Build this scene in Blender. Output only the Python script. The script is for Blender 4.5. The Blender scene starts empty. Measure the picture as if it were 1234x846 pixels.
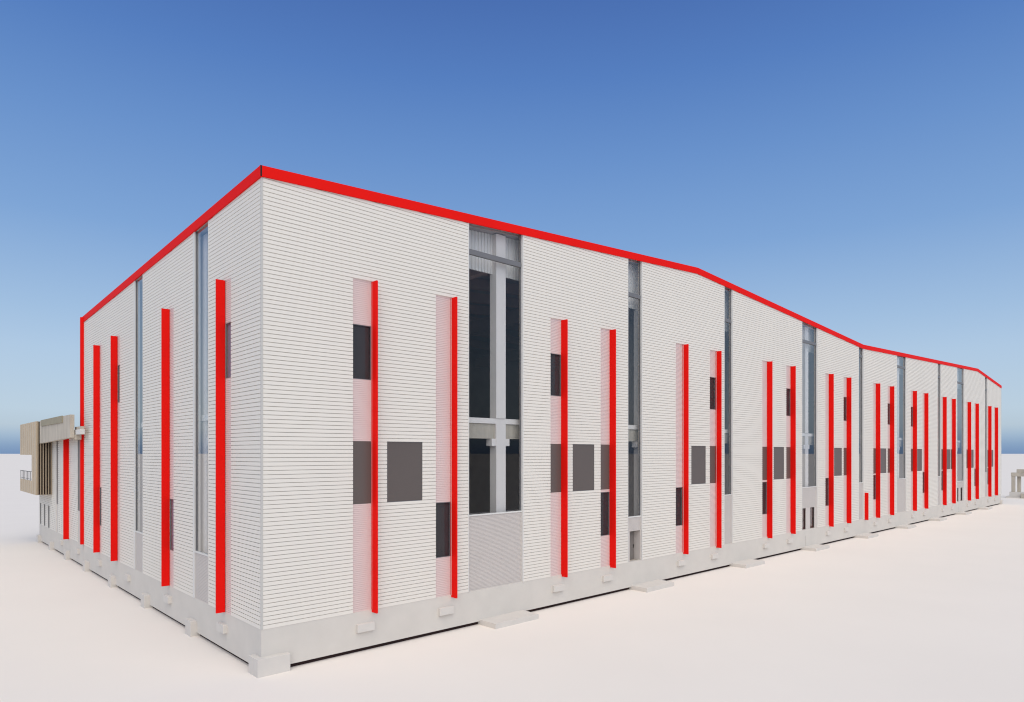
import bpy, bmesh, math, random
from mathutils import Vector, Matrix

random.seed(7)
scene = bpy.context.scene
COL = scene.collection

# ------------------------------------------------------------------ layout
EYE = 10.3                                # camera height
CORNER = (-11.615, 30.73)                 # near corner of the hall on the ground
ANG = math.atan2(0.6828, 0.7306)          # direction of the long facade
LEN, DEP = 151.2, 39.3                    # hall length and depth
ANNEX_END = 63.6
Z0 = 2.1                                  # top of the plinth
ROOF = [(0.0, 23.61), (37.4, 26.02), (75.5, 23.75), (132.1, 25.70), (LEN, 23.90)]
DROP = 1.11 / DEP                         # roof falls towards the back of the hall


def srgb(r, g, b):
    f = lambda c: (c / 255) / 12.92 if c / 255 <= 0.04045 else ((c / 255 + 0.055) / 1.055) ** 2.4
    return (f(r), f(g), f(b), 1.0)


def roof_z(s, t=0.0):
    s = min(max(s, 0.0), LEN)
    for (a, za), (b, zb) in zip(ROOF, ROOF[1:]):
        if s <= b:
            return za + (zb - za) * (s - a) / (b - a) - DROP * t
    return ROOF[-1][1] - DROP * t


# ------------------------------------------------------------------ materials
def nodes_of(name):
    m = bpy.data.materials.new(name)
    m.use_nodes = True
    nt = m.node_tree
    return m, nt, nt.nodes['Principled BSDF']


def noisy(name, col, rough=0.6, amount=0.05, scale=1.2, detail=6.0, spec=0.3, bump=0.0, bump_scale=40.0, stretch=None, metallic=0.0):
    """principled surface whose colour wanders a little with position"""
    m, nt, b = nodes_of(name)
    N, L = nt.nodes, nt.links
    tc = N.new('ShaderNodeTexCoord')
    src = tc.outputs['Object']
    if stretch:
        mp = N.new('ShaderNodeMapping')
        mp.inputs['Scale'].default_value = stretch
        L.new(src, mp.inputs['Vector'])
        src = mp.outputs['Vector']
    nz = N.new('ShaderNodeTexNoise')
    nz.inputs['Scale'].default_value = scale
    nz.inputs['Detail'].default_value = detail
    L.new(src, nz.inputs['Vector'])
    rp = N.new('ShaderNodeValToRGB')
    rp.color_ramp.elements[0].position = 0.3
    rp.color_ramp.elements[1].position = 0.7
    lo = [max(0, c * (1 - amount)) for c in col[:3]] + [1]
    hi = [min(1, c * (1 + amount)) for c in col[:3]] + [1]
    rp.color_ramp.elements[0].color = lo
    rp.color_ramp.elements[1].color = hi
    L.new(nz.outputs['Fac'], rp.inputs['Fac'])
    L.new(rp.outputs['Color'], b.inputs['Base Color'])
    b.inputs['Roughness'].default_value = rough
    b.inputs['Specular IOR Level'].default_value = spec
    b.inputs['Metallic'].default_value = metallic
    if bump:
        n2 = N.new('ShaderNodeTexNoise')
        n2.inputs['Scale'].default_value = bump_scale
        n2.inputs['Detail'].default_value = 4
        L.new(src, n2.inputs['Vector'])
        bp = N.new('ShaderNodeBump')
        bp.inputs['Strength'].default_value = bump
        bp.inputs['Distance'].default_value = 0.01
        L.new(n2.outputs['Fac'], bp.inputs['Height'])
        L.new(bp.outputs['Normal'], b.inputs['Normal'])
    return m


def glass_mat(name, tint, f0, power=3.2):
    m = bpy.data.materials.new(name)
    m.use_nodes = True
    nt = m.node_tree
    N, L = nt.nodes, nt.links
    N.clear()
    out = N.new('ShaderNodeOutputMaterial')
    lw = N.new('ShaderNodeLayerWeight')
    lw.inputs['Blend'].default_value = 0.5
    pw = N.new('ShaderNodeMath'); pw.operation = 'POWER'; pw.inputs[1].default_value = power
    L.new(lw.outputs['Facing'], pw.inputs[0])
    ma = N.new('ShaderNodeMath'); ma.operation = 'MULTIPLY_ADD'
    ma.inputs[1].default_value = 1 - f0
    ma.inputs[2].default_value = f0
    L.new(pw.outputs[0], ma.inputs[0])
    tr = N.new('ShaderNodeBsdfTransparent'); tr.inputs['Color'].default_value = tint
    gl = N.new('ShaderNodeBsdfGlossy')
    gl.inputs['Roughness'].default_value = 0.0
    gl.inputs['Color'].default_value = (1, 1, 1, 1)
    mx = N.new('ShaderNodeMixShader')
    ge = N.new('ShaderNodeNewGeometry')            # only the outer face of a pane mirrors
    inv = N.new('ShaderNodeMath'); inv.operation = 'SUBTRACT'; inv.inputs[0].default_value = 1.0
    L.new(ge.outputs['Backfacing'], inv.inputs[1])
    mu = N.new('ShaderNodeMath'); mu.operation = 'MULTIPLY'
    L.new(ma.outputs[0], mu.inputs[0]); L.new(inv.outputs[0], mu.inputs[1])
    L.new(mu.outputs[0], mx.inputs['Fac'])
    L.new(tr.outputs[0], mx.inputs[1]); L.new(gl.outputs[0], mx.inputs[2])
    L.new(mx.outputs[0], out.inputs['Surface'])
    return m


M = {
    'clad': noisy('white_cladding', (0.745, 0.705, 0.645, 1), 0.55, 0.012, 0.25, 4, 0.3, stretch=(1, 1, 0.35)),
    'trim': noisy('pale_trim', (0.66, 0.65, 0.63, 1), 0.5, 0.02, 0.8),
    'recess': noisy('recess_panel_red_bounce', (0.675, 0.55, 0.53, 1), 0.6, 0.02, 0.5),  # red bounce from the fins mixed into the panel grey
    'infill': noisy('infill_grey', (0.57, 0.525, 0.495, 1), 0.55, 0.02, 0.6),
    'red': noisy('signal_red', (0.77, 0.008, 0.005, 1), 0.6, 0.03, 0.35, 3, 0.08),
    'plinth': noisy('plinth_concrete', (0.615, 0.58, 0.535, 1), 0.8, 0.03, 0.9, 9, 0.2, 0.25, 30),
    'pad': noisy('footing_concrete', (0.625, 0.59, 0.55, 1), 0.8, 0.03, 1.4, 9, 0.2, 0.25, 30),
    'conc': noisy('raw_concrete', (0.49, 0.44, 0.37, 1), 0.85, 0.13, 0.7, 10, 0.2, 0.3, 20, stretch=(1.6, 1.6, 0.5)),
    'green': noisy('weathered_board', (0.31, 0.275, 0.195, 1), 0.7, 0.08, 0.8, 6),
    'wood': noisy('pale_timber', (0.53, 0.435, 0.32, 1), 0.65, 0.14, 2.2, 6, 0.25, stretch=(3.0, 3.0, 0.12)),
    'frame': noisy('window_frame_grey', (0.16, 0.16, 0.17, 1), 0.45, 0.03, 1.0),
    'column': noisy('white_column', (0.76, 0.71, 0.67, 1), 0.6, 0.02, 1.0),
    'corner': noisy('corner_trim_grey', (0.52, 0.505, 0.48, 1), 0.5, 0.02, 0.8),
    'pane_backing': noisy('painted_sky_reflection', (0.22, 0.27, 0.36, 1), 0.7, 0.03, 1.0),  # sky reflection of the left panes painted as blue-grey
    'dark_backing': noisy('added_dark_backing', (0.048, 0.047, 0.05, 1), 0.7, 0.06, 0.8),  # added sheet behind the panes, lifts their black interior
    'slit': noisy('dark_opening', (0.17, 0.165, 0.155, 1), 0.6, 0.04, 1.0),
    'woodside': noisy('shaded_timber', (0.33, 0.265, 0.19, 1), 0.7, 0.12, 2.2, 6, 0.25, stretch=(3.0, 3.0, 0.12)),  # the pale timber again, darkened for the shade on the slatted side
    'beam': noisy('beam_concrete', (0.43, 0.385, 0.32, 1), 0.85, 0.12, 1.5, 10, 0.2, stretch=(2, 2, 0.3)),
    'liner': noisy('liner_sheet', (0.74, 0.72, 0.69, 1), 0.6, 0.04, 0.8),
    'dark': noisy('dark_interior', (0.42, 0.37, 0.36, 1), 0.85, 0.15, 0.4),
    'floor_in': noisy('interior_screed', (0.48, 0.42, 0.37, 1), 0.8, 0.08, 0.5),
    'purlin': noisy('purlin_brown', (0.52, 0.36, 0.32, 1), 0.7, 0.08, 0.6),
    'stair': noisy('stair_wall_grey', (0.42, 0.39, 0.385, 1), 0.8, 0.04, 0.6),
    'spandrel': noisy('dark_glazed_panel', (0.108, 0.089, 0.082, 1), 0.4, 0.02, 0.3, 3, 0.4),
    'door': noisy('door_grey', (0.20, 0.18, 0.17, 1), 0.5, 0.02, 0.8),
    'doordark': noisy('door_dark_red', (0.07, 0.02, 0.02, 1), 0.35, 0.05, 0.8, spec=0.4),
    'roof': noisy('roof_membrane', (0.40, 0.40, 0.40, 1), 0.8, 0.06, 0.4),
    'steel': noisy('railing_steel', (0.07, 0.065, 0.06, 1), 0.6, 0.05, 1.0),
    'glass': glass_mat('clear_glass', (0.93, 0.94, 0.95, 1), 0.025),
    'glassdim': glass_mat('tinted_glass', (0.92, 0.92, 0.93, 1), 0.02, 6.0),
    'gap_shade_joint': noisy('gap_shade_and_joint', (0.035, 0.02, 0.02, 1), 0.9, 0.05, 1.0, spec=0.1),  # near-black painted shade for gaps, also the fascia joint
}


# ------------------------------------------------------------------ mesh helpers
def fR(s, n, z): return Vector((s, -n, z))          # long facade: s along, n outwards
def fL(t, n, z): return Vector((-n, t, z))          # short facade: t along, n outwards


class MB:
    """collects shapes in hall coordinates, then links them as one mesh object"""
    def __init__(self): self.bm = bmesh.new()

    def hexa(self, p):
        v = [self.bm.verts.new(q) for q in p]
        for f in ((0, 1, 2, 3), (4, 5, 6, 7), (0, 1, 5, 4), (1, 2, 6, 5), (2, 3, 7, 6), (3, 0, 4, 7)):
            self.bm.faces.new([v[i] for i in f])
        return self

    def box(self, F, a0, a1, n0, n1, z0, z1):
        self.hexa([F(a0, n0, z0), F(a1, n0, z0), F(a1, n1, z0), F(a0, n1, z0),
                   F(a0, n0, z1), F(a1, n0, z1), F(a1, n1, z1), F(a0, n1, z1)])
        return self

    def sloped(self, F, a0, a1, n0, n1, zb, zt):
        """box whose bottom and top follow functions of the length"""
        self.hexa([F(a0, n0, zb(a0)), F(a1, n0, zb(a1)), F(a1, n1, zb(a1)), F(a0, n1, zb(a0)),
                   F(a0, n0, zt(a0)), F(a1, n0, zt(a1)), F(a1, n1, zt(a1)), F(a0, n1, zt(a0))])
        return self

    def prism(self, F, a0, a1, prof):
        """(n, z) outline swept from a0 to a1"""
        A = [self.bm.verts.new(F(a0, n, z)) for n, z in prof]
        B = [self.bm.verts.new(F(a1, n, z)) for n, z in prof]
        k = len(prof)
        for i in range(k):
            j = (i + 1) % k
            self.bm.faces.new((A[i], A[j], B[j], B[i]))
        self.bm.faces.new(A)
        self.bm.faces.new(B)
        return self

    def ribs_v(self, F, a0, a1, n0, n1, z0, zt, pitch=0.25):
        """sheet with upright ribs, top following zt(a)"""
        k = max(2, int((a1 - a0) / pitch))
        d = (a1 - a0) / k
        for i in range(k):
            x = a0 + i * d
            self.sloped(F, x, x + d * 0.55, n0, n1, lambda a: z0, zt)
            self.sloped(F, x + d * 0.55, x + d, n0, n1 - 0.05, lambda a: z0, zt)
        return self

    def cut(self, F, s_a, z_a, s_b, z_b):
        """remove what lies above the line from (s_a,z_a) to (s_b,z_b) on the facade"""
        p = F(s_a, 0, z_a)
        d = F(s_b, 0, z_b) - p
        out = F(0, 1, 0) - F(0, 0, 0)
        no = d.cross(out)
        if no.z < 0: no = -no
        g = self.bm.verts[:] + self.bm.edges[:] + self.bm.faces[:]
        bmesh.ops.bisect_plane(self.bm, geom=g, plane_co=p, plane_no=no.normalized(), clear_outer=True)
        return self

    def join(self, other):
        me = bpy.data.meshes.new('tmp')
        other.bm.to_mesh(me); other.bm.free()
        self.bm.from_mesh(me)
        bpy.data.meshes.remove(me)
        return self

    def build(self, name, mat, parent, origin=(0, 0, 0), bevel=0.0):
        bmesh.ops.recalc_face_normals(self.bm, faces=self.bm.faces[:])
        if bevel:
            bmesh.ops.bevel(self.bm, geom=self.bm.edges[:], offset=bevel, segments=2, affect='EDGES', profile=0.6)
        if any(origin):
            bmesh.ops.translate(self.bm, verts=self.bm.verts[:], vec=-Vector(origin))
        me = bpy.data.meshes.new(name)
        self.bm.to_mesh(me); self.bm.free()
        me.materials.append(mat)
        o = bpy.data.objects.new(name, me)
        COL.objects.link(o)
        if parent: o.parent = parent
        return o


def row_profile(z0, z1, pitch=0.2, gap=0.029, deep=0.065, front=0.0, back=-0.32):
    """outline of a wall built of horizontal boards with shadow gaps (rows share one grid)"""
    pts = [(back, z0), (front, z0)]
    k = int(math.floor((z0 - Z0) / pitch + 1e-6)) + 1
    z = Z0 + k * pitch
    while z < z1 - 0.01:
        a = z - gap
        if a > z0 + 0.003:
            pts += [(front, a), (front - deep, a), (front - deep, z), (front, z)]
        else:
            pts[-1] = (front - deep, z0)
            pts += [(front - deep, z), (front, z)]
        z += pitch
    pts += [(front, z1), (back, z1)]
    return pts


# ------------------------------------------------------------------ things
def hall_to_world(x, y, z=0.0):
    c, s = math.cos(ANG), math.sin(ANG)
    return (CORNER[0] + c * x - s * y, CORNER[1] + s * x + c * y, z)


def thing(name, label, cat, x, y, z=0.0):
    o = bpy.data.objects.new(name, None)
    o.empty_display_size = 0.5
    COL.objects.link(o)
    o.location = hall_to_world(x, y, z)
    o.rotation_euler = (0, 0, ANG)
    o['label'] = label
    o['category'] = cat
    return o


hall = thing('factory_hall', 'long white ribbed factory hall with red roof edge, red fins and tall glazed slots', 'factory building', 0, 0)

# ---- where things stand along the long facade
W = 1.2
fins = [5.95, 11.2, 20.6, 25.8, 35.38, 40.65, 50.31, 55.5, 65.3, 70.55,
        80.31, 85.65, 95.35, 100.8, 110.48, 115.8, 125.65, 131.1, 140.7, 146.2]
FIN_TOP = 19.27
# which windows each recess holds: u upper, m dark middle panel, l lower
HOLDS = ['um', 'l', 'um', 'ml', 'l', 'um', 'ml', 'um', 'l', 'um', 'ml', 'um', 'um', 'l', 'ml', 'm', 'm', 'l', 'ml', '']
UP, MID, LOW = (14.12, 16.95), (7.66, 10.92), (4.33, 7.48)
# glazed slots: start, end, bottom of the glass
SLOTS = [(12.41, 16.84, 6.58, None), (27.82, 29.55, 5.45, 'door'), (41.93, 43.35, 6.5, None), (58.05, 61.9, 6.6, 'pair'),
         (74.16, 75.66, 6.62, None), (88.18, 92.0, 6.7, None), (107.27, 108.9, 6.6, None), (118.45, 122.9, 5.48, 'pair'), (137.73, 139.5, 6.6, None)]
PANELS = [(a, a + 2.3) for a in (6.78, 21.6, 36.5, 51.5, 66.55, 81.65, 97.0, 112.1, 127.1, 142.1)]


def facade(F, length, slots, recesses, panels, top_line, breaks):
    """board-clad wall with its openings left out; top_line(a) is where the boards stop"""
    xs = sorted(set([0.04, length] + [v for s in slots for v in s[:2]] + [v for r in recesses for v in r[:2]] + [v for p in panels for v in p] + breaks))
    wall = MB()
    for a, b in zip(xs, xs[1:]):
        if b - a < 1e-4: continue
        c = (a + b) / 2
        if any(s[0] <= c <= s[1] for s in slots): continue
        top = max(top_line(a), top_line(b)) + 0.02
        spans = [(Z0, top)]
        for r in recesses:
            if r[0] <= c <= r[1]: spans = [(r[2], top)]
        if any(p[0] <= c <= p[1] for p in panels): spans = [(Z0, MID[0]), (MID[1], top)]
        for z0, z1 in spans:
            piece = MB().prism(F, a, b, row_profile(z0, z1))
            if z1 == top: piece.cut(F, a, top_line(a), b, top_line(b))
            wall.join(piece)
    return wall


ROOFLINE_S = [p[0] for p in ROOF[1:-1]]
recessR = [(f - W, f, FIN_TOP) for f in fins]
wall = facade(fR, LEN, SLOTS, recessR, PANELS, lambda a: roof_z(a) - 0.25, ROOFLINE_S)
wall.build('wall_cladding', M['clad'], hall)

# ---- short facade on the left
L_SLOTS = [(7.07, 9.30, 4.72), (19.92, 21.95, 4.78)]
L_FINS = [(4.66, 0.86, 'u'), (14.0, 0.86, 'l'), (26.95, 0.74, 'u'), (32.85, 0.66, 'l')]
recessL = [(f - w, f, FIN_TOP - 0.1) for f, w, _ in L_FINS]
wl = facade(fL, DEP - 0.35, L_SLOTS, recessL, [], lambda t: roof_z(0, t) - 0.25, [])
wl.build('wall_cladding', M['clad'], hall)

# corner trim
MB().box(fR, -0.012, 0.075, 0.0, 0.012, Z0, 23.2).box(fL, -0.0, 0.075, 0.0, 0.012, Z0, 23.2).build('corner_trim', M['corner'], hall)

# ---- roof edge
e = MB()
for (a, za), (b, zb) in zip(ROOF, ROOF[1:]):
    a0 = a - (0.08 if a == 0 else 0)
    e.sloped(fR, a0, b, -0.03, 0.08, lambda v: roof_z(v) - 0.51, lambda v: roof_z(v))
e.build('fascia', M['red'], hall)
e = MB().sloped(fL, -0.07, DEP, -0.031, 0.07, lambda t: roof_z(0, t) - 0.53, lambda t: roof_z(0, t) - 0.002)
e.build('fascia', M['red'], hall)
MB().sloped(fL, -0.0812, -0.0775, 0.0, 0.0815, lambda t: roof_z(0) - 0.51, lambda t: roof_z(0)).build('fascia_joint', M['gap_shade_joint'], hall)
# upright red edge closing the far end of the short facade
MB().box(fL, DEP - 0.34, DEP + 0.02, -0.2, 0.24, 2.15, 22.42).build('edge_fin', M['red'], hall)
MB().box(fR, LEN, LEN + 0.05, -0.4, 0.012, Z0, 23.4).build('corner_trim', M['corner'], hall)

# ---- roof, gable end and rear wall
rf = MB()
for (a, za), (b, zb) in zip(ROOF, ROOF[1:]):
    rf.hexa([(a, 0.2, roof_z(a) - 0.42), (b, 0.2, roof_z(b) - 0.42), (b, DEP, roof_z(b, DEP) - 0.42), (a, DEP, roof_z(a, DEP) - 0.42),
             (a, 0.2, roof_z(a) - 0.06), (b, 0.2, roof_z(b) - 0.06), (b, DEP, roof_z(b, DEP) - 0.06), (a, DEP, roof_z(a, DEP) - 0.06)])
rf.build('roof', M['roof'], hall)
rd = MB()
for (a, za), (b, zb) in zip(ROOF, ROOF[1:]):
    rd.hexa([(a, 0.4, roof_z(a) - 0.52), (b, 0.4, roof_z(b) - 0.52), (b, DEP - .3, roof_z(b, DEP) - 0.52), (a, DEP - .3, roof_z(a, DEP) - 0.52),
             (a, 0.4, roof_z(a) - 0.44), (b, 0.4, roof_z(b) - 0.44), (b, DEP - .3, roof_z(b, DEP) - 0.44), (a, DEP - .3, roof_z(a, DEP) - 0.44)])
rd.build('roof_deck', M['dark'], hall)
MB().hexa([(LEN - .3, 0.33, Z0), (LEN, 0.33, Z0), (LEN, DEP, Z0), (LEN - .3, DEP, Z0),
           (LEN - .3, 0.33, roof_z(LEN) - .5), (LEN, 0.33, roof_z(LEN) - .5), (LEN, DEP, roof_z(LEN, DEP) - .5), (LEN - .3, DEP, roof_z(LEN, DEP) - .5)]).build('end_wall', M['clad'], hall)
bw = MB()
for (a, za), (b, zb) in zip(ROOF, ROOF[1:]):
    bw.hexa([(a, DEP - .3, Z0), (b, DEP - .3, Z0), (b, DEP, Z0), (a, DEP, Z0),
             (a, DEP - .3, roof_z(a, DEP) - .5), (b, DEP - .3, roof_z(b, DEP) - .5), (b, DEP, roof_z(b, DEP) - .5), (a, DEP, roof_z(a, DEP) - .5)])
bw.build('rear_wall', M['dark'], hall)

# ---- plinth: panels hung a hand above the ground, with open joints
JOINTS = [58.94, 119.49, 134.89]
pb = [0.0] + JOINTS + [LEN]
for a, b in zip(pb, pb[1:]):
    MB().box(fR, a + (0.0 if a == 0 else 0.03), b - (0.0 if b == LEN else 0.03), -0.33, -0.02, 0.21, 1.45)\
        .box(fR, a, b, -0.33, -0.02, 1.45, Z0 - 0.001).build('plinth', M['plinth'], hall)
MB().box(fL, 0.021, DEP, -0.33, -0.02, 0.21, Z0 - 0.001).build('plinth', M['plinth'], hall)
MB().hexa([(LEN - .33, 0.33, .14), (LEN - .02, 0.33, .14), (LEN - .02, DEP, .14), (LEN - .33, DEP, .14),
           (LEN - .33, 0.33, Z0 - .001), (LEN - .02, 0.33, Z0 - .001), (LEN - .02, DEP, Z0 - .001), (LEN - .33, DEP, Z0 - .001)]).build('plinth', M['plinth'], hall)
MB().box(fR, 0.2, LEN - 0.4, -DEP + .4, -0.2, -0.3, 0.5).build('base_gap_shade', M['gap_shade_joint'], hall)  # near-black block, paints the shade in the gap under the plinth

# footings: flat slabs along the long side, blocks along the short one
MB().box(fR, -0.29, 1.27, -0.3, 0.29, -0.2, 0.82).box(fL, 0.31, 0.78, -0.3, 0.29, -0.2, 0.819).build('footing', M['pad'], hall, bevel=0.012)
for k in range(9):
    c = 15.05 + 14.95 * k
    MB().box(fR, c - 1.78, c + 1.78, -0.3, 1.42, -0.2, 0.31).build('footing', M['pad'], hall, bevel=0.015)
MB().box(fR, LEN - 1.0, LEN + 0.28, -0.3, 0.29, -0.2, 0.82).build('footing', M['pad'], hall, bevel=0.012)
for k in range(4):
    t = 9.04 + 9.3 * k
    MB().box(fL, t, t + 0.92, -0.3, 0.30, -0.2, 0.86).build('footing', M['pad'], hall, bevel=0.015)

# small concrete blocks on the plinth below the fins
for f in fins:
    MB().box(fR, f - 1.02, f - 0.02, -0.05, 0.17, 1.06, 1.48).build('plinth_block', M['pad'], hall, bevel=0.012)
for t in (4.35, 13.6, 23.2, 32.2):
    MB().box(fL, t, t + 0.95, -0.05, 0.19, 1.08, 1.52).build('plinth_block', M['pad'], hall, bevel=0.012)


# ---- window that fills a rectangle: frame > glass_pane
def window(F, a0, a1, z0, z1, n, fw=0.05, parent=None, name='window', pane='glass'):
    fr = MB()
    fr.box(F, a0, a0 + fw, n - 0.06, n, z0, z1).box(F, a1 - fw, a1, n - 0.06, n, z0, z1)
    fr.box(F, a0 + fw, a1 - fw, n - 0.06, n, z0, z0 + fw).box(F, a0 + fw, a1 - fw, n - 0.06, n, z1 - fw, z1)
    w = fr.build(name, M['frame'], parent or hall)
    MB().box(F, a0 + fw, a1 - fw, n - 0.04, n - 0.025, z0 + fw, z1 - fw).build('glass_pane', M[pane], w)
    return w


def fine_rows(mb, F, a0, a1, z0, z1, front, pitch=0.1):
    mb.prism(F, a0, a1, row_profile(z0, z1, pitch, pitch * 0.25, 0.018, front, front - 0.04))


# ---- fins with the recess beside each
def fin_and_recess(F, f, w, top, holds, lip=False, deep=0.07, out=0.45, thick=0.10):
    a0, a1 = f - w, f - thick - 0.004
    zones = []
    if 'l' in holds: zones.append(LOW + ('l',))
    if 'm' in holds: zones.append(MID + ('m',))
    if 'u' in holds: zones.append(UP + ('u',))
    z = Z0
    for z0, z1 in [q[:2] for q in zones] + [(top - .001, 0)]:
        if z0 > z + .01:
            mb = MB()
            fine_rows(mb, F, a0 + .001, a1, z, z0, -deep)
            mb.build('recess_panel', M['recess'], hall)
        z = z1
    for z0, z1, k in zones:
        if k == 'm':
            MB().box(F, a0 + .001, a1, -deep - 0.05, -deep - 0.01, z0, z1).build('dark_panel', M['spandrel'], hall)
        else:
            wn = window(F, a0 + .002, a1, z0, z1, -deep - 0.008, 0.035, pane='glassdim')
            MB().box(F, a0 + .04, a1 - .04, -deep - 0.13, -deep - 0.11, z0 + .04, z1 - .04).build('pane_backing', M['pane_backing' if F is fL else 'dark_backing'], wn)  # added sheet: painted sky reflection on the left, lifted interior on the right
    fin = MB().box(F, f - thick, f - 0.003, -deep - 0.01 if F is fR else 0.004, out, Z0 - (0.13 if F is fR else -0.03), top - 0.004).build('fin', M['red'], hall, bevel=0.006)
    if lip: MB().box(F, f - thick - 0.004, f - thick + 0.004, -0.002, 0.022, Z0 + 0.001, top - 0.03).build('edge_trim', M['trim'], fin)


for i, (f, h) in enumerate(zip(fins, HOLDS)):
    fin_and_recess(fR, f, W, FIN_TOP, h, i in (0, 1, 4, 5))
for f, w, h in L_FINS:
    fin_and_recess(fL, f, w, FIN_TOP - 0.1, h, deep=0.012)
# the one short fin, beside the fifth glazed slot
MB().box(fR, 76.1, 76.2, 0.001, 0.42, Z0 - 0.13, 5.37).build('fin', M['red'], hall, bevel=0.006)

# dark panels set into the boards between the paired fins
for a, b in PANELS:
    pn = MB().box(fR, a + .03, b - .03, -0.2, -0.05, MID[0] + .03, MID[1] - .03).build('dark_panel', M['spandrel'], hall)
    fr = MB()
    fr.box(fR, a, a + .03, -0.2, -0.03, MID[0], MID[1]).box(fR, b - .03, b, -0.2, -0.03, MID[0], MID[1])
    fr.box(fR, a + .03, b - .03, -0.2, -0.03, MID[0], MID[0] + .03).box(fR, a + .03, b - .03, -0.2, -0.03, MID[1] - .03, MID[1])
    fr.build('panel_frame', M['frame'], pn)


# ---- glazed slots
def glazed_slot(F, a0, a1, zb, top, door=None, transom=True, back=-0.13, far_trim=0.05):
    fw = 0.07
    fr = MB()
    zt = lambda a: top(a) - 0.3
    g0, g1 = a0 + .001, a1 - .001
    fr.sloped(F, g0, g0 + fw, back - 0.1, back, lambda a: zb, zt)
    fr.sloped(F, g1 - fw, g1, back - 0.1, back, lambda a: zb, zt)
    w = fr.build('window', M['frame'], hall)
    MB().sloped(F, g0 + fw, g1 - fw, back - 0.06, back - 0.045, lambda a: zb + 0.05, zt).build('glass_pane', M['glass'], w)
    if transom:
        MB().box(F, g0 + fw, g1 - fw, back - 0.12, back + 0.05, 22.13, 22.43).build('transom', M['frame'], w)
    MB().box(F, g0, g1, back - 0.1, back + 0.06, zb - 0.03, zb + 0.05).build('sill', M['trim'], w)
    tr = MB()
    tr.sloped(F, a1 - 0.012, a1 + far_trim, -0.015, 0.014, lambda a: Z0, lambda a: top(a) - 0.5)
    tr.sloped(F, a1 - 0.012, a1 - 0.0015, back, -0.016, lambda a: Z0, lambda a: top(a) - 0.5)
    tr.sloped(F, a0 - 0.05, a0 + 0.004, -0.015, 0.014, lambda a: Z0, lambda a: top(a) - 0.5)
    tr.build('jamb_trim', M['trim'], w)
    inf = MB()
    if door is None:
        fine_rows(inf, F, g0, g1, Z0, zb - 0.03, back + 0.02, 0.08)
    else:
        wd = g1 - g0
        if door == 'door':
            holes = [(g0 + 0.34, g1 - 0.06)]
        else:
            holes = [(g0 + 0.01 * wd, g0 + 0.31 * wd), (g0 + 0.585 * wd, g0 + 0.88 * wd)]
        dt = 4.38
        fine_rows(inf, F, g0, g1, dt, zb - 0.03, back + 0.02, 0.08)
        x = g0
        for h0, h1 in holes:
            inf.box(F, x, h0, back - 0.05, back + 0.02, Z0, dt)
            x = h1
            d = back - (0.55 if door == 'door' else 0.14)
            dm = M['door'] if door == 'door' else M['doordark']
            dr = MB().box(F, h0 - .02, h1 + .02, d - 0.05, d, Z0 + .01, dt - .01).build('door', dm, hall)
            if door != 'door':
                MB().box(F, h0 + .06, h1 - .06, d + .002, d + .012, Z0 + .25, dt - .12).build('glass_pane', M['glass'], dr)
            MB().box(F, h1 - 0.16, h1 - 0.12, d, d + 0.07, 3.0, 3.25).build('handle', M['steel'], dr)
            if door == 'door':
                MB().box(F, h0 - .06, h0, d, back - 0.05, Z0, dt).box(F, h1, h1 + .055, d, back - 0.05, Z0, dt)\
                    .box(F, h0 - .06, h1 + .055, d, back - 0.05, dt, dt + .08).build('door_frame', M['infill'], dr)
        inf.box(F, x, g1, back - 0.05, back + 0.02, Z0, dt)
    inf.build('infill_panel', M['infill'], hall)
    # sheet lining behind the head of the glass
    MB().ribs_v(F, a0 - 0.8, a1 + 2.2, -1.02, -0.9, 21.55, lambda a: top(a) - 0.55).build('head_lining', M['liner'], hall)


for a0, a1, zb, d in SLOTS:
    glazed_slot(fR, a0, a1, zb, roof_z, d)
for a0, a1, zb in L_SLOTS:
    glazed_slot(fL, a0, a1, zb, lambda t: roof_z(0, t), None, transom=False, back=-0.05, far_trim=0.22)

# ---- what the glass shows: floors, frame of columns, beams and purlins
MB().box(fR, 0.33, LEN - .33, -DEP + .33, -0.45, 1.8, Z0 - .01).build('ground_slab', M['floor_in'], hall)
MB().box(fR, 0.9, LEN - .4, -DEP + .4, -0.62, 12.15, 12.44).build('upper_floor', M['floor_in'], hall)
MB().box(fR, 0.6, LEN - .4, -0.62, -0.585, 12.13, 12.46).build('slab_edge', M['column'], hall)
MB().box(fL, 0.62, DEP - .4, -0.62 - .28, -0.42, 12.13, 12.46).build('slab_edge', M['column'], hall)
MB().box(fR, 1.5, LEN - .4, -1.05, -0.68, 11.2, 12.12).build('crane_beam', M['beam'], hall)
MB().box(fL, 1.5, DEP - .4, -1.25, -0.9, 11.4, 12.12).build('crane_beam', M['beam'], hall)


def column(F, a, n, w, d, top, corbel=True):
    c = MB().box(F, a - w / 2, a + w / 2, n - d, n, Z0 - .02, 12.125).box(F, a - w / 2, a + w / 2, n - d, n, 12.47, top).build('column', M['column'], hall)
    if corbel:
        MB().box(F, a - w / 2 - 0.35, a + w / 2 + 0.35, n - d + .06, n - .03, 10.75, 11.195).build('corbel', M['column'], c)


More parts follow.
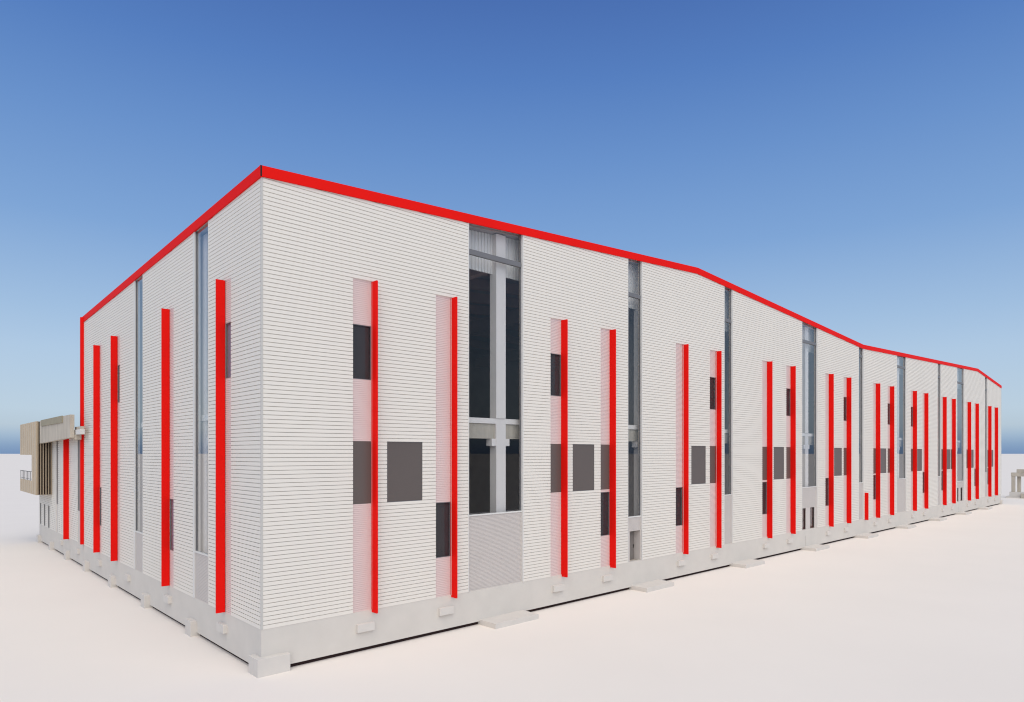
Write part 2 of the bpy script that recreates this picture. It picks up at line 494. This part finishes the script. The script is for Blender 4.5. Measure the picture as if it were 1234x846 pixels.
for k in range(-1, 10):
    s = 15.45 + 15.0 * k if k >= 0 else 0.95
    column(fR, s, -0.53, 0.8, 0.6, roof_z(s) - .6)
for k in range(4):
    t = 9.45 + 9.3 * k
    column(fL, t, -0.5, 1.2, 0.6, roof_z(0, t) - .6)
for k in range(1, 10):
    column(fR, 15.45 + 15.0 * (k - 0.5), -14.0, 0.8, 0.8, roof_z(15.45 + 15 * (k - .5), 14) - .6, False)
for t in (2.6, 6.2, 10.0, 14.0, 18.0, 23.0, 28.0, 33.0):
    p = MB()
    for (a, za), (b, zb) in zip(ROOF, ROOF[1:]):
        p.sloped(fR, max(a, 1.3), min(b, LEN - .4), -t - 0.4, -t, lambda v: roof_z(v, t) - 1.35, lambda v: roof_z(v, t) - 0.53)
    p.build('purlin', M['purlin'], hall)
for k in range(0, 10):
    s = 15.45 + 15.0 * k - 0.25
    MB().hexa([(s, 1.6, roof_z(s, 1.6) - 2.6), (s + .5, 1.6, roof_z(s, 1.6) - 2.6), (s + .5, DEP - .5, roof_z(s, DEP) - 2.6), (s, DEP - .5, roof_z(s, DEP) - 2.6),
               (s, 1.6, roof_z(s, 1.6) - 1.36), (s + .5, 1.6, roof_z(s, 1.6) - 1.36), (s + .5, DEP - .5, roof_z(s, DEP) - 1.36), (s, DEP - .5, roof_z(s, DEP) - 1.36)]).build('roof_beam', M['purlin'], hall)
# stair shaft wall behind the narrow slot with the door
MB().box(fR, 31.4, 31.6, -9.0, -1.1, Z0, 11.15).box(fR, 31.4, 31.6, -9.0, -1.1, 12.47, 23.6).build('partition_wall', M['stair'], hall)

# ------------------------------------------------------------------ annex behind the short facade
A0 = (0.0, DEP + 0.05, 0.0)
annex = thing('annex', 'low white annex with timber screened balcony and concrete parapet, left behind the factory hall', 'annex building', A0[0], A0[1])
B0 = DEP + 0.06


def an(mb, name, mat, bevel=0.0, parent=None):
    return mb.build(name, M[mat], parent or annex, A0, bevel)


an_slots = [(40.35, 41.75), (51.6, 52.6)]
slits = [(56.7, 57.7), (59.45, 60.4), (62.2, 63.1)]
xs = sorted(set([B0, ANNEX_END] + [v for q in an_slots + slits for v in q]))
w = MB()
for a, b in zip(xs, xs[1:]):
    c = (a + b) / 2
    if any(q[0] <= c <= q[1] for q in an_slots): continue
    if any(q[0] <= c <= q[1] for q in slits):
        w.prism(fL, a, b, row_profile(4.56, 11.7))
        continue
    w.prism(fL, a, b, row_profile(Z0, 11.7))
an(w, 'wall_cladding', 'clad')


def an_window(F, a0, a1, z0, z1, n, pane='door'):
    fr = MB().box(F, a0, a0 + .05, n - .06, n, z0, z1).box(F, a1 - .05, a1, n - .06, n, z0, z1)\
        .box(F, a0 + .05, a1 - .05, n - .06, n, z0, z0 + .05).box(F, a0 + .05, a1 - .05, n - .06, n, z1 - .05, z1)
    wn = an(fr, 'window', 'frame')
    an(MB().box(F, a0 + .05, a1 - .05, n - .04, n - .025, z0 + .05, z1 - .05), 'glass_pane', pane, 0, wn)


for a0, a1 in an_slots:
    an_window(fL, a0 + .001, a1 - .001, 5.0, 11.7, -0.03)
    an(MB().box(fL, a0 + .001, a1 - .001, -0.3, -0.045, Z0, 4.99), 'infill_panel', 'infill')
for a0, a1 in slits:
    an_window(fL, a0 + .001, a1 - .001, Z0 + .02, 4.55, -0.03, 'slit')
# side walls, rear, floors and roof of the annex
an(MB().box(fL, ANNEX_END - .3, ANNEX_END, -19.0, -0.321, Z0, 12.0).box(fL, B0, ANNEX_END - .3, -19.0, -18.7, Z0, 12.0), 'rear_wall', 'clad')
an(MB().box(fL, B0, ANNEX_END, -19.0, -0.33, 12.001, 12.3), 'roof', 'roof')
an(MB().box(fL, B0, ANNEX_END - .31, -18.6, -0.45, 1.8, Z0 - .01), 'ground_slab', 'floor_in')
an(MB().box(fL, B0, ANNEX_END - .2, -18, -0.2, -0.3, 0.5), 'base_gap_shade', 'gap_shade_joint')  # shade below the annex plinth, painted near-black
an(MB().box(fL, B0, ANNEX_END, -0.33, -0.02, 0.21, Z0 - .001).box(fL, ANNEX_END - .33, ANNEX_END, -18.9, -0.34, 0.14, Z0 - .001), 'plinth', 'plinth')
for t in (46.0, 54.7, 62.7):
    an(MB().box(fL, t - .35, t + 0.57, -0.3, 0.30, -0.2, 0.86), 'footing', 'pad', 0.015)
for t in (40.9, 49.0):
    an(MB().box(fL, t, t + 0.95, -0.05, 0.19, 1.08, 1.52), 'plinth_block', 'pad', 0.012)
# red fin of the annex, running up to the parapet
an(MB().box(fL, 45.85, 45.95, -0.2, 0.45, Z0 - .13, 11.9), 'fin', 'red', 0.006)
# concrete parapet beam standing out from the wall, a darker board along its top
par = an(MB().sloped(fL, 38.62, 55.1, 0.77, 1.1, lambda t: 11.66 - (t - 38.6) * 0.021, lambda t: 13.69), 'parapet', 'conc', 0.015)
an(MB().box(fL, 41.9, 53.7, 1.1, 1.2, 13.1, 13.72), 'parapet_board', 'green', 0, par)
an(MB().box(fL, B0 + .2, 55.1, 0.02, 0.765, 12.0, 12.25), 'parapet_slab', 'conc')
an(MB().box(fL, 36.6, B0 + .19, 0.36, 0.70, 11.93, 12.36), 'canopy_slab', 'trim', 0.012)
an(MB().box(fL, 36.8, 39.4, 0.37, 0.6, 12.365, 12.62), 'canopy_upstand', 'conc')
an(MB().box(fL, 38.64, 40.3, 0.25, 0.76, 11.5, 11.925), 'canopy_bracket', 'conc')
# timber screen round the corner balcony
TB, TE, NB = 55.15, 67.1, 1.42
ZB, ZN0, ZN1, ZT = 5.85, 7.26, 10.1, 13.66
sc = MB()
nb = 23
d = (TE - TB - .06) / nb
for i in range(nb):
    a = TB + .06 + i * d
    jit = 0.012 * ((i * 7) % 3)
    if a + d / 2 < 58.2:
        sc.box(fL, a, a + d - .05, NB - 0.10, NB - jit, ZB, ZT)
    else:
        sc.box(fL, a, a + d - .05, NB - 0.10, NB - jit, ZB, ZN0)
        sc.box(fL, a, a + d - .05, NB - 0.10, NB - jit, ZN1, ZT)
sc.box(fL, TB + .06, 58.2, NB - .13, NB - .101, ZB, ZT).box(fL, 58.2, TE, NB - .13, NB - .101, ZB, ZN0).box(fL, 58.2, TE, NB - .13, NB - .101, ZN1, ZT)
balcony = an(sc, 'balcony_screen', 'wood')
sl = MB()
for i in range(6):
    n = NB - 0.12 - i * 0.235
    sl.box(fL, TB - .10, TB + .11, n - .10, n, ZB, ZT)
an(sl, 'side_slats', 'woodside', 0, balcony)
an(MB().box(fL, TB + .12, TB + .16, 0.01, NB - .14, ZB + .02, ZT - .02), 'slat_gap_shade', 'gap_shade_joint', 0, balcony)  # dark sheet added as painted shade between the slats
an(MB().box(fL, TB + .17, TE, 0.01, NB - .14, 6.0, 6.3), 'balcony_floor', 'conc', 0, balcony)
an(MB().box(fL, TB + .17, TE, 0.01, NB - .14, 13.2, 13.4), 'balcony_roof', 'conc', 0, balcony)
rl = MB().box(fL, 58.2, TE, NB - .09, NB - .04, 8.22, 8.28).box(fL, 58.2, TE, NB - .08, NB - .05, 7.42, 7.45)
for i in range(9):
    a = 58.35 + i * (TE - 58.5) / 8
    rl.box(fL, a, a + .04, NB - .085, NB - .045, ZN0, 8.22)
an(rl, 'railing', 'steel', 0, balcony)

# ------------------------------------------------------------------ concrete frame beyond the far end of the hall
G0 = (176.2, 2.2, 0.0)
frame = thing('concrete_frame', 'small grey concrete frame of columns and cap beam past the far hall end', 'concrete frame', G0[0], G0[1])


def fr_part(name, mat, x0, x1, y0, y1, z0, z1, bevel=0.02):
    mb = MB().box(lambda a, n, z: Vector((a, n, z)), x0, x1, y0, y1, z0, z1)
    return mb.build(name, M[mat], frame, (0, 0, 0), bevel)


fr_part('base_slab', 'pad', -1.2, 1.6, -1.3, 1.4, -0.2, 0.36)
fr_part('base_block', 'pad', -0.9, 1.2, -1.6, 0.75, 0.37, 1.35)
fr_part('column', 'conc', -0.5, 0.2, -0.2, 0.45, 1.36, 4.95)
fr_part('column', 'conc', 0.3, 0.9, -1.15, -0.5, 1.36, 4.95)
fr_part('cap_beam', 'conc', -0.6, 1.0, -6.2, 0.5, 4.955, 5.82)
fr_part('upper_beam', 'conc', -0.4, 0.9, -6.2, -0.5, 5.825, 6.6)
fr_part('column', 'conc', -0.4, 0.3, -6.0, -5.3, 1.0, 4.95)
fr_part('base_block', 'conc', -1.2, 0.9, -6.6, -4.7, -0.2, 1.0)
fr_part('kerb_block', 'conc', -1.5, -0.95, -2.6, -1.45, -0.2, 1.1)
# ------------------------------------------------------------------ ground
gm = bmesh.new()
S = 9000.0
for p in ((-S, -S, 0), (S, -S, 0), (S, S, 0), (-S, S, 0)): gm.verts.new(p)
gm.faces.new(gm.verts[:])
me = bpy.data.meshes.new('ground'); gm.to_mesh(me); gm.free()
ground = bpy.data.objects.new('ground', me)
COL.objects.link(ground)
ground['kind'] = 'structure'
ground['label'] = 'smooth pale grey ground reaching the horizon'
me.materials.append(noisy('pale_ground', (0.79, 0.735, 0.685, 1), 1.0, 0.012, 0.12, 8, 0.0))

# ------------------------------------------------------------------ sky and sun
SUN_EL, SUN_AZ = math.radians(48), math.radians(170)      # azimuth clockwise from +Y
world = bpy.data.worlds.new('World')
scene.world = world
world.use_nodes = True
nt = world.node_tree
N, Lk = nt.nodes, nt.links
N.clear()
out = N.new('ShaderNodeOutputWorld')
sky = N.new('ShaderNodeTexSky')
sky.sky_type = 'NISHITA'
sky.sun_disc = False
sky.sun_elevation = SUN_EL
sky.sun_rotation = SUN_AZ
sky.air_density = 1.0
sky.dust_density = 1.0
b1 = N.new('ShaderNodeBackground'); b1.inputs['Strength'].default_value = 0.08
Lk.new(sky.outputs['Color'], b1.inputs['Color'])
tc = N.new('ShaderNodeTexCoord')
sx = N.new('ShaderNodeSeparateXYZ')
Lk.new(tc.outputs['Generated'], sx.inputs[0])
rp = N.new('ShaderNodeValToRGB')
cr = rp.color_ramp
stops = [(0.0, (118, 150, 194)), (0.010, (132, 164, 202)), (0.022, (160, 187, 215)), (0.034, (184, 204, 222)), (0.055, (190, 211, 230)),
         (0.13, (180, 206, 233)), (0.18, (165, 196, 230)), (0.29, (130, 170, 221)), (0.40, (107, 150, 211)), (0.49, (86, 130, 199)),
         (0.565, (73, 113, 184)), (0.66, (80, 119, 184)), (0.82, (150, 168, 192)), (1.0, (188, 193, 198))]  # topmost stops whitened, out of view, to neutralise the light
while len(cr.elements) < len(stops): cr.elements.new(0.5)
for el, (p, c) in zip(cr.elements, stops):
    el.position = p
    el.color = srgb(*c)
Lk.new(sx.outputs['Z'], rp.inputs['Fac'])
b2 = N.new('ShaderNodeBackground'); b2.inputs['Strength'].default_value = 1.0
Lk.new(rp.outputs['Color'], b2.inputs['Color'])
mx = N.new('ShaderNodeMixShader'); mx.inputs['Fac'].default_value = 0.85
Lk.new(b1.outputs[0], mx.inputs[1]); Lk.new(b2.outputs[0], mx.inputs[2])
Lk.new(mx.outputs[0], out.inputs['Surface'])

sl = bpy.data.lights.new('sun', 'SUN')
sl.energy = 2.75
sl.angle = math.radians(75)
sl.color = (1.0, 0.93, 0.80)
so = bpy.data.objects.new('sun', sl)
COL.objects.link(so)
d = Vector((math.sin(SUN_AZ) * math.cos(SUN_EL), math.cos(SUN_AZ) * math.cos(SUN_EL), math.sin(SUN_EL)))
so.rotation_euler = d.to_track_quat('Z', 'Y').to_euler()
so.location = (0, -60, 80)

# ------------------------------------------------------------------ camera
cam = bpy.data.cameras.new('camera')
cam.sensor_fit = 'HORIZONTAL'
cam.sensor_width = 36.0
cam.lens = 36.0 * 799.0 / 1234.0
cam.shift_x = 0.0
cam.shift_y = (546 - 423) / 1234.0
cam.clip_start = 0.1
cam.clip_end = 30000.0
co = bpy.data.objects.new('camera', cam)
COL.objects.link(co)
co.location = (0, 0, EYE)
co.rotation_euler = (math.radians(90), 0, 0)
scene.camera = co

# ------------------------------------------------------------------ render settings
vs = scene.view_settings
vs.view_transform = 'Standard'
vs.look = 'None'
vs.exposure = 0.0
vs.gamma = 1.0
vs.use_curve_mapping = False
scene.render.engine = 'CYCLES'
scene.cycles.max_bounces = 10
scene.cycles.diffuse_bounces = 5
scene.cycles.transparent_max_bounces = 16
scene.cycles.use_denoising = True
scene.cycles.pixel_filter_type = 'BLACKMAN_HARRIS'
scene.cycles.filter_width = 1.15
